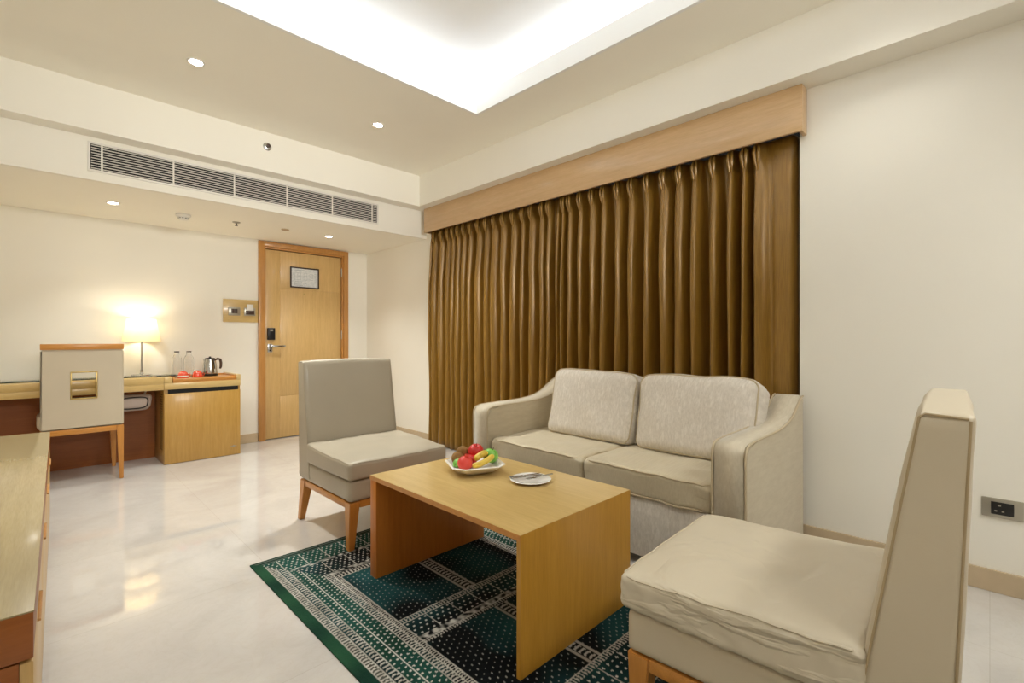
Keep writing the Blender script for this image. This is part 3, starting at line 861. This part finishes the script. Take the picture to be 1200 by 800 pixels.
fruit_obj('red_apple', 'bright red apple highest in the middle of the fruit dish', 'fruit', at(.002, .030, .077), .034, M['apple_red'], (1, 1, .95), .3, (.3, -.2, 0), 'stem')
fruit_obj('red_plum', 'deep red plum wedged low in the middle of the fruit dish', 'fruit', at(-.018, -.004, .045), .027, M['apple_red'], (1, 1, 1), .08, (0, 0, 0))
fruit_obj('pomegranate', 'pinkish red pomegranate at the front left of the fruit dish', 'fruit', at(-.036, -.048, .046), .032, M['pome'], (1, 1, .95), .1, (.25, .1, 0), 'crown')
fruit_obj('green_apple', 'large pale green apple at the right of the fruit dish', 'fruit', at(.064, .022, .060), .034, M['apple_green'], (1, 1, .92), .3, (.2, .3, 0), 'stem')
fruit_obj('green_apple', 'green apple low at the left rim of the fruit dish under the kiwi', 'fruit', at(-.066, -.034, .042), .022, M['apple_green'], (1, 1, .92), .3, (-.2, -.3, 0), 'stem')
def banana(label, pts, r):
    c = sum((Vector(p) for p in pts), Vector())/len(pts)
    t = thing('banana', label, 'fruit', c, 0, 'bananas in the fruit dish')
    P = [Vector(p)-c for p in pts]; out = []
    n = 14
    for k in range(n+1):
        u = k/n*(len(P)-1); i = min(int(u), len(P)-2); f = u-i
        p0 = P[max(i-1, 0)]; p1 = P[i]; p2 = P[i+1]; p3 = P[min(i+2, len(P)-1)]
        out.append(.5*((2*p1)+(p2-p0)*f+(2*p0-5*p1+4*p2-p3)*f*f+(3*p1-p0-3*p2+p3)*f**3))
    rad = [r*min(1, .35+1.6*math.sin(PI*(k+.4)/(n+.8))) for k in range(n+1)]
    bm = bmesh.new(); tube(bm, out, rad, 10); obj('peel', bm, M['banana'], t)
    bm = bmesh.new(); dv = (out[-1]-out[-2]).normalized(); tube(bm, [out[-1]-dv*.002, out[-1]+dv*.008], [.006, .004], 7); obj('tip', bm, M['stem'], t)
banana('yellow banana lying at the front right of the fruit dish', [at(-.004, -.070, .040), at(.028, -.055, .046), at(.056, -.030, .056), at(.076, .0, .066)], .0135)
banana('short yellow banana curving up behind the front banana', [at(.002, -.040, .060), at(.022, -.028, .072), at(.038, -.012, .078), at(.05, -.006, .070)], .0150)

t = thing('side_plate', 'small round white plate with cutlery on the coffee table', 'plate', (1.553, 1.437, TZ0))
bm = bmesh.new(); lathe(bm, [(0, 0), (.05, 0), (.055, .003), (.088, .011), (.091, .013), (.088, .0145), (.056, .007), (.05, .0055), (0, .0055)], 40)
obj('dish', bm, M['porcelain'], t)
P0 = Vector((1.553, 1.437, TZ0+.0155))
def knife(label, a, b, dz):
    A = P0+cam_r*a[0]+cam_f*a[1]; B = P0+cam_r*b[0]+cam_f*b[1]
    t = thing('table_knife', label, 'knife', A+Vector((0, 0, dz)), math.atan2(B.y-A.y, B.x-A.x), 'knives on the side plate'); Ln = (B-A).length
    bm = bmesh.new(); taper_box(bm, (0, Ln*.45, -.0045, .0045), (0.001, Ln*.45, -.003, .003), 0, .005, .001); obj('handle', bm, M['chrome'], t)
    bm = bmesh.new()
    pr = [(Ln*.452, -.004), (Ln*.55, -.009), (Ln*.9, -.008), (Ln, .002), (Ln*.9, .006), (Ln*.452, .004)]
    va = [bm.verts.new((x, y, .0015)) for x, y in pr]; vb = [bm.verts.new((x, y, .0030)) for x, y in pr]
    bm.faces.new(va[::-1]); bm.faces.new(vb)
    for i in range(6): bm.faces.new((va[i], va[(i+1) % 6], vb[(i+1) % 6], vb[i]))
    obj('blade', bm, M['chrome'], t, smooth=False)
knife('silver table knife farther back of the two on the plate', (-.095, .004), (.050, .065), 0)
knife('silver table knife nearer the front of the two on the plate', (-.088, -.014), (.060, .045), 0)
A = P0+cam_r*.102+cam_f*.045; B = P0+cam_r*-.018+cam_f*-.040
t = thing('table_fork', 'silver fork lying across the right side of the plate', 'fork', A+Vector((0, 0, .0035)), math.atan2(B.y-A.y, B.x-A.x)); Ln = (B-A).length
bm = bmesh.new(); taper_box(bm, (0, Ln*.68, -.004, .004), (.001, Ln*.68, -.003, .003), 0, .004, .001); obj('handle', bm, M['chrome'], t)
bm = bmesh.new(); box(bm, Ln*.681, Ln*.80, -.010, .010, .001, .003, .001)
for k in range(4): box(bm, Ln*.80, Ln, -.010+k*.006, -.008+k*.006, .001, .003)
obj('tines', bm, M['chrome'], t)

# ------------------------------------------------------------------ desk along the back wall
DYF = 5.08; DB = BY-.014
t = thing('writing_desk', 'long wall desk with maple apron and glass top behind the desk chair', 'desk', (.1, 5.3, 0))
x0, x1 = -.5-.1, .797-.1; yf, yb_ = DYF-5.3, DB-5.3
bm = bmesh.new(); box(bm, x0, x1, yf, yb_, .655, .705, .002)
obj('worktop', bm, M['maple'], t)
bm = bmesh.new(); box(bm, x0, x1, yf, yf+.02, .7055, .765, .002); box(bm, x0, x1, yf+.10, yb_, .7055, .765, .002)
box(bm, x0, .135-.1, yf+.0205, yf+.0995, .7055, .765); box(bm, .74-.1, x1, yf+.0205, yf+.0995, .7055, .765)
obj('top_panel', bm, M['maple'], t)
obj('back_panel', Bx(x0, x1, yb_-.03, yb_-.01, .0, .6545), M['redwood'], t)
obj('side_panel', Bx(x0, x0+.03, yf+.02, yb_-.031, .0, .6545), M['redwood'], t)
gl = obj('glass_top', Bx(x0, .935-.1, yf+.14, yb_-.002, .7655, .7735, bev=.001), M['glass_green'], t)
obj('glass_edge', Bx(x0, .935-.1, yf+.136, yf+.1398, .7655, .7735), M['glass_edge'], t)
obj('tray_pull', Bx(.715-.1, .755-.1, yf+.021, yf+.08, .7655, .774, bev=.003), M['gold'], t)

t = thing('minibar_cabinet', 'maple minibar cabinet at the right end of the wall desk', 'cabinet', (1.1, 5.31, 0))
cx0, cx1, cy0, cy1 = .800-1.1, 1.400-1.1, DYF-5.31, DB-5.31
obj('carcass', Bx(cx0, cx1, cy0+.022, cy1, 0, .655, bev=.001), M['maple_z'], t)
bm = bmesh.new()
box(bm, cx0, cx1, cy0, cy1, .6555, .712, .002)
box(bm, cx0+.565, cx1, cy0, cy1, .7125, .762, .002); box(bm, cx0, cx0+.06, cy0, cy1-.2, .7125, .7645, .002)
obj('counter', bm, M['maple'], t)
dr = obj('door', Bx(cx0+.002, cx1-.002, cy0, cy0+.0215, .004, .618, bev=.0015), M['maple_z'], t)
bm = bmesh.new(); tube(bm, [(cx1-.06, cy0+.001, .085), (cx1-.06, cy0-.004, .085)], .009, 12); box(bm, cx1-.085, cx1-.035, cy0-.003, cy0+.0005, .082, .088)
obj('door_lock', bm, M['steelplate'], dr)
obj('shadow_gap', Bx(cx0+.03, cx1-.02, cy0+.006, cy0+.0219, .6185, .655), M['gap'], t)
bm = bmesh.new()
for k in range(24):
    z = .12+k*.021
    for (a, b) in ((.06, .11), (.13, .18)): box(bm, cx0-.0012, cx0+.002, cy0+.02+a*0.9, cy0+.02+b*0.9, z, z+.008)
obj('side_vent', bm, M['gap'], t)

t = thing('wooden_tray', 'orange wooden serving tray on the minibar cabinet', 'tray', (1.115, 5.26, .7125))
bm = bmesh.new(); a, b, c, d_ = -.248, .246, -.172, .20
box(bm, a, b, c, d_, .0, .008); box(bm, a, b, c, c+.014, .0085, .036, .003); box(bm, a, b, d_-.014, d_, .0085, .046, .003)
box(bm, a, a+.014, c+.0145, d_-.0145, .0085, .046, .003); box(bm, b-.014, b, c+.0145, d_-.0145, .0085, .046, .003)
obj('tray_body', bm, M['orange_x'], t)
obj('tray_liner', Bx(a+.0145, b-.0145, c+.0145, d_-.0145, .0085, .034), M['orange_x'], t)
IZ = .7125+.0345
def bottle(label, x, y):
    t = thing('water_bottle', label, 'bottle', (x, y, IZ), 0, 'water bottles on the tray')
    bm = bmesh.new()
    outer = [(0, 0), (.038, 0), (.041, .004), (.041, .150), (.037, .175), (.021, .205), (.0185, .220), (.0185, .227)]
    inner = [(r-.0018 if r > 0 else 0, max(z, .003)) for r, z in outer[::-1]]
    lathe(bm, outer+inner, 24); obj('glass_body', bm, M['glass'], t)
    bm = bmesh.new(); lathe(bm, [(0, .2275), (.0205, .2275), (.0205, .238), (0, .238)], 20); obj('cap', bm, M['brown_dark'], t)
    return t
bottle('clear glass water bottle with dark cap nearer the table lamp', .94, 5.36)
bottle('clear glass water bottle with dark cap nearer the kettle', 1.035, 5.36)
def cup(label, x, y, wrap):
    t = thing('ceramic_cup', label, 'cup', (x, y, IZ), 0, 'upturned cups on the tray')
    bm = bmesh.new()
    o_ = [(.041, 0), (.041, .006), (.040, .026), (.034, .046), (.024, .056), (.019, .058), (.019, .062), (.016, .062), (.015, .058), (0, .057)]
    i_ = [(0, .053), (.022, .052), (.031, .044), (.037, .025), (.038, 0), (.041, 0)]
    lathe(bm, o_+i_, 28); obj('bowl', bm, M['cup_red'], t)
    bm = bmesh.new(); tube(bm, [(.037, .004, .030), (.052, .006, .036), (.056, .006, .024), (.050, .005, .012), (.038, .004, .012)], .0035, 7); obj('cup_handle', bm, M['cup_red'], t)
    if wrap:
        bm = bmesh.new(); lathe(bm, [(.0418, .010), (.0415, .022), (.0410, .022), (.0413, .010)], 28); obj('paper_band', bm, M['white_plastic'], t)
cup('upturned orange red cup with white paper band on the tray', .955, 5.17, True)
cup('plain upturned orange red cup on the tray nearer the kettle', 1.072, 5.20, False)
t = thing('electric_kettle', 'small steel electric kettle with dark handle on the tray', 'kettle', (1.195, 5.30, IZ), R(-45))
bm = bmesh.new(); lathe(bm, [(0, 0), (.064, 0), (.066, .006), (.066, .018), (.060, .022), (0, .022)], 30); obj('power_base', bm, M['dark'], t)
bm = bmesh.new(); lathe(bm, [(0, .0225), (.062, .0225), (.063, .04), (.056, .11), (.048, .158), (.044, .160), (0, .161)], 30)
bd = obj('body', bm, M['chrome'], t)
bm = bmesh.new(); vv = [(-.045, -.012, .155), (-.045, .012, .155), (-.068, 0, .158), (-.052, -.007, .120), (-.052, .007, .120)]
v = [bm.verts.new(p) for p in vv]
for q in ((0, 1, 2), (0, 2, 3), (1, 4, 2), (2, 4, 3), (0, 3, 4, 1)): bm.faces.new([v[i] for i in q])
obj('spout', bm, M['chrome'], t)
bm = bmesh.new(); lathe(bm, [(0, .1612), (.043, .1612), (.040, .170), (.01, .174), (.009, .184), (0, .185)], 26); obj('lid', bm, M['dark'], t)
bm = bmesh.new(); tube(bm, [(.045, 0, .150), (.075, 0, .164), (.098, 0, .158), (.106, 0, .125), (.104, 0, .088), (.098, 0, .070)], [.009, .0105, .011, .011, .010, .008], 10)
for p in bm.verts: p.co.y *= 1.3
obj('handle', bm, M['brown_dark'], t)

# table lamp
LXp, LYp, LZ = .684, 5.40, .774
t = thing('table_lamp', 'lit cream table lamp with slim metal stem on the glass desk top', 'lamp', (LXp, LYp, LZ))
bm = bmesh.new(); lathe(bm, [(0, 0), (.078, 0), (.078, .005), (.070, .009), (.016, .013), (.012, .024), (0, .024)], 36); obj('base', bm, M['chrome'], t)
bm = bmesh.new(); tube(bm, [(0, 0, .0245), (0, 0, .345)], .0065, 14); tube(bm, [(0, 0, .03), (0, 0, .046)], .012, 14); obj('pole', bm, M['chrome'], t)
bm = bmesh.new(); lathe(bm, [(.142, .303), (.106, .506), (.1035, .506), (.1395, .303), (.142, .303)], 48); sh = obj('lamp_shade', bm, M['shade'], t)
bm = bmesh.new()
for k in range(3):
    a = 2*PI*k/3; tube(bm, [(0.012*math.cos(a), .012*math.sin(a), .49), (.104*math.cos(a), .104*math.sin(a), .495)], .0018, 5)
lathe(bm, [(.001, .486), (.014, .486), (.014, .494), (.001, .494)], 12); obj('shade_ring', bm, M['chrome'], sh)
bm = bmesh.new(); lathe(bm, [(0.001, .3455), (.013, .3455), (.013, .375), (0.001, .375)], 14); obj('socket', bm, M['white_plastic'], t)
bm = bmesh.new(); lathe(bm, [(0.001, .3755), (.012, .378), (.020, .395), (.024, .412), (.018, .430), (0, .438)], 18); obj('bulb', bm, emis('warm_bulb', (1, .88, .66, 1), 5), t)
l = bpy.data.lights.new('lamp_glow', 'POINT'); l.energy = 1.6; l.color = (1, .88, .68); l.shadow_soft_size = .03
lo = bpy.data.objects.new('lamp_glow', l); COL.objects.link(lo); lo.parent = t; lo.location = (0, 0, .46)

# hanging unit under the desk
t = thing('hair_dryer_case', 'rounded grey plastic case mounted under the desk beside the minibar cabinet', 'case', (.590, 5.23, .655), 0)
bm = rbox(.25, .09, .14, .045, 10, lambda o, p: (o.x-.02*(p[2]+1)*.5*-1, o.y, o.z)); obj('shell', bm, M['case'], t, loc=(0, -.045, -.100))
bm = bmesh.new()
def oval(hw, hh, n=28): return [(math.copysign(abs(math.cos(2*PI*k/n))**.6, math.cos(2*PI*k/n))*hw, math.copysign(abs(math.sin(2*PI*k/n))**.6, math.sin(2*PI*k/n))*hh) for k in range(n)]
tube(bm, [(x+.010+.1*z, -.091, -.100+z) for x, z in oval(.095, .048)], .005, 6, cyclic=True); obj('dark_rim', bm, M['dark'], t)
bm = bmesh.new(); tube(bm, [(.085, -.04, -.035), (.095, -.04, -.015), (.095, -.04, 0)], .007, 8); obj('bracket', bm, M['steelplate'], t)
bm = bmesh.new(); tube(bm, [(-.085, -.04, -.035), (-.085, -.04, 0)], .007, 8); obj('bracket', bm, M['steelplate'], t)

# ------------------------------------------------------------------ desk chair
t = thing('desk_chair', 'beige high-backed desk chair with square cutout pushed up to the desk', 'chair', (.266, 4.85, 0), 0)
W = .237
bm = bmesh.new()
hx0, hx1, hz0, hz1 = -.066, .070, .655, .845      # the cutout
z0, z1 = .425, 1.018
outer = [(-W, z0), (W, z0), (W, z1), (-W, z1)]
for (a, b, c, d_) in ((-W, hx0, z0, z1), (hx1, W, z0, z1), (hx0, hx1, z0, hz0), (hx0, hx1, hz1, z1)):
    pass
yF, yR = .045, 0.0
ov = []; 
for y in (yR, yF):
    o4 = [bm.verts.new((x, y, z)) for x, z in outer]; i4 = [bm.verts.new((x, y, z)) for x, z in ((hx0, hz0), (hx1, hz0), (hx1, hz1), (hx0, hz1))]
    ov.append((o4, i4))
    for i in range(4):
        j = (i+1) % 4; bm.faces.new((o4[i], o4[j], i4[j], i4[i]))
for i in range(4):
    j = (i+1) % 4
    bm.faces.new((ov[0][0][i], ov[0][0][j], ov[1][0][j], ov[1][0][i])); bm.faces.new((ov[0][1][i], ov[0][1][j], ov[1][1][j], ov[1][1][i]))
oe = [e for e in bm.edges if all(abs(abs(v.co.x)-W) < 1e-5 or abs(v.co.z-z0) < 1e-5 or abs(v.co.z-z1) < 1e-5 for v in e.verts) and not (abs(e.verts[0].co.x) < W-.01)]
bmesh.ops.bevel(bm, geom=oe, offset=.010, segments=3, affect='EDGES')
bk = obj('backrest', bm, M['leather'], t)
bm = bmesh.new()
for a in ((hx0-.010, hx1+.010, hz1, hz1+.010), (hx0-.010, hx1+.010, hz0-.010, hz0), (hx0-.010, hx0, hz0, hz1), (hx1, hx1+.010, hz0, hz1)):
    box(bm, a[0], a[1], -.006, .050, a[2], a[3], .002)
obj('cutout_frame', bm, M['gold'], bk)
obj('top_rail', Bx(-W, W, -.002, .048, 1.019, 1.062, bev=.004), M['orange_x'], t)
bm = rbox(2*W-.01, .50, .085, .03, 12, lambda o, p: (o.x, o.y, o.z+.01*(1-p[0]**2)*(o.z > 0))); obj('seat', bm, M['leather'], t, loc=(-.022, .315, .468))
bm = bmesh.new(); box(bm, -W+.005, W-.03, .004, .03, .383, .424, .002); box(bm, -W+.005, W-.03, .50, .525, .383, .424, .002)
for s in (-1, 1): a, b = sorted((s*(W-.006), s*(W-.03))); box(bm, a, b, .0345, .4995, .383, .424, .002)
obj('seat_rail', bm, M['orange_x'], t)
for s in (-1, 1):
    a, b = sorted((s*W, s*(W-.045))); c, d_ = sorted((s*(W-.002), s*(W-.026)))
    obj('leg', taper_box(bmesh.new(), (c, d_, .0, .026), (a, b, -.002, .033), 0, .424), M['orange'], t)
    obj('leg', taper_box(bmesh.new(), (c, d_, .505, .53), (a, b, .50, .54), 0, .382), M['orange'], t)

# ------------------------------------------------------------------ credenza at the left edge
t = thing('credenza', 'long low maple credenza along the left wall with pale polished top', 'cabinet', (0.0, 1.385, 0), R(-1.5))
CH = .545; CLn = 2.60; CW = .46
obj('top_slab', Bx(-CW, 0, 0, CLn, CH-.004, CH, bev=.001), wood('pale_maple_top', srgb(172, 154, 112), srgb(186, 168, 126), 'y', .25, .3), t)  # greyer, less saturated maple tone for the top
obj('apron', Bx(-CW+.001, -.001, .001, CLn-.001, CH-.098, CH-.0042, bev=.001), M['redwood'], t)
obj('body', Bx(-CW+.006, -.022, .006, CLn-.006, .05, CH-.104), M['redwood'], t)
obj('plinth', Bx(-CW+.03, -.05, .03, CLn-.03, 0, .0495), M['redwood'], t)
for k in range(4):
    a = .004+k*(CLn-.008)/4; b = a+(CLn-.008)/4-.004
    df = obj('drawer_front', Bx(-.0215, -.001, a, b, .055, CH-.106, bev=.0015), M['maple_d'], t)
    obj('finger_pull', Bx(-.001, .006, (a+b)/2-.09, (a+b)/2+.09, CH-.125, CH-.119, bev=.001), M['frame'], df)

# ------------------------------------------------------------------ wall socket
t = thing('power_socket', 'nickel framed black power socket low on the wall at the right edge', 'socket', (WX, -.038, .367))
bm = bmesh.new(); box(bm, -.009, -.0005, -.064, .064, -.042, .042, .003); obj('cover_plate', bm, M['steelplate'], t)
so = obj('socket_insert', Bx(-.013, -.0092, -.035, .035, -.027, .027, bev=.002), M['dark'], t)
bm = bmesh.new(); box(bm, -.0140, -.0131, .004, .014, .010, .016); box(bm, -.0140, -.0131, .016, .024, -.014, -.008); box(bm, -.0140, -.0131, -.006, .002, -.014, -.008)
obj('pin_marks', bm, M['steelplate'], so)

# ------------------------------------------------------------------ light
def area(name, loc, rot, sx, sy, e, col):
    l = bpy.data.lights.new(name, 'AREA'); l.shape = 'RECTANGLE'; l.size = sx; l.size_y = sy; l.energy = e; l.color = col
    o = bpy.data.objects.new(name, l); COL.objects.link(o); o.location = loc; o.rotation_euler = rot; return o
CC = (.88, .96, 1.12); zc = CZ+.05
cyc = (OY0+OY1)/2; cxc = (OX0+OX1)/2
E = 1.6
area('cove_strip', (OX1+LD*.82, cyc, zc), (R(180), 0, 0), .04, OY1-OY0+.2, E*3.7, CC)
area('cove_strip', (OX0-LD*.82, cyc, zc), (R(180), 0, 0), .04, OY1-OY0+.2, E*3.7, CC)
area('cove_strip', (cxc, OY1+LD*.82, zc), (R(180), 0, 0), OX1-OX0+.2, .04, E*2.2, CC)
area('cove_strip', (cxc, OY0-LD*.82, zc), (R(180), 0, 0), OX1-OX0+.2, .04, E*2.2, CC)
# unseen fill light added behind the camera to brighten upper walls and beams
o = area('added_wall_fill', (.9, -2.6, 2.25), (R(90+10), 0, R(-5)), 1.6, .5, 11.5, (.99, .985, .93)); o.data.spread = R(60)
# unseen spots added out of view to brighten the room, without fittings
for x, y, e in ((-.24, 2.1, 18), (2.42, .35, 12), (2.0, -1.0, 60), (.6, -1.0, 34)):
    l = bpy.data.lights.new('added_fill_spot', 'SPOT'); l.energy = e; l.spot_size = R(135); l.spot_blend = .8; l.shadow_soft_size = .22; l.color = (.985, .99, .935)
    o = bpy.data.objects.new('added_fill_spot', l); COL.objects.link(o); o.location = (x, y, CZ-.02)

w = bpy.data.worlds.new('world'); sc.world = w; w.use_nodes = True
w.node_tree.nodes['Background'].inputs[0].default_value = (.01, .01, .01, 1); w.node_tree.nodes['Background'].inputs[1].default_value = .5

# ------------------------------------------------------------------ camera
cam = bpy.data.cameras.new('camera'); co = bpy.data.objects.new('camera', cam); COL.objects.link(co)
cam.sensor_width = 36; cam.lens = 560/1200*36; cam.shift_y = -3/1200; cam.clip_start = .01
co.location = (0, 0, 1.1); co.rotation_euler = (R(90), 0, R(-45)); sc.camera = co
sc.view_settings.view_transform = 'Standard'; sc.view_settings.look = 'None'
sc.view_settings.exposure = 1.20; sc.view_settings.gamma = 1; sc.view_settings.use_curve_mapping = False
sc.cycles.use_denoising = True
sc.cycles.max_bounces = 10; sc.cycles.diffuse_bounces = 6; sc.cycles.transparent_max_bounces = 8
sc.cycles.sample_clamp_indirect = 6
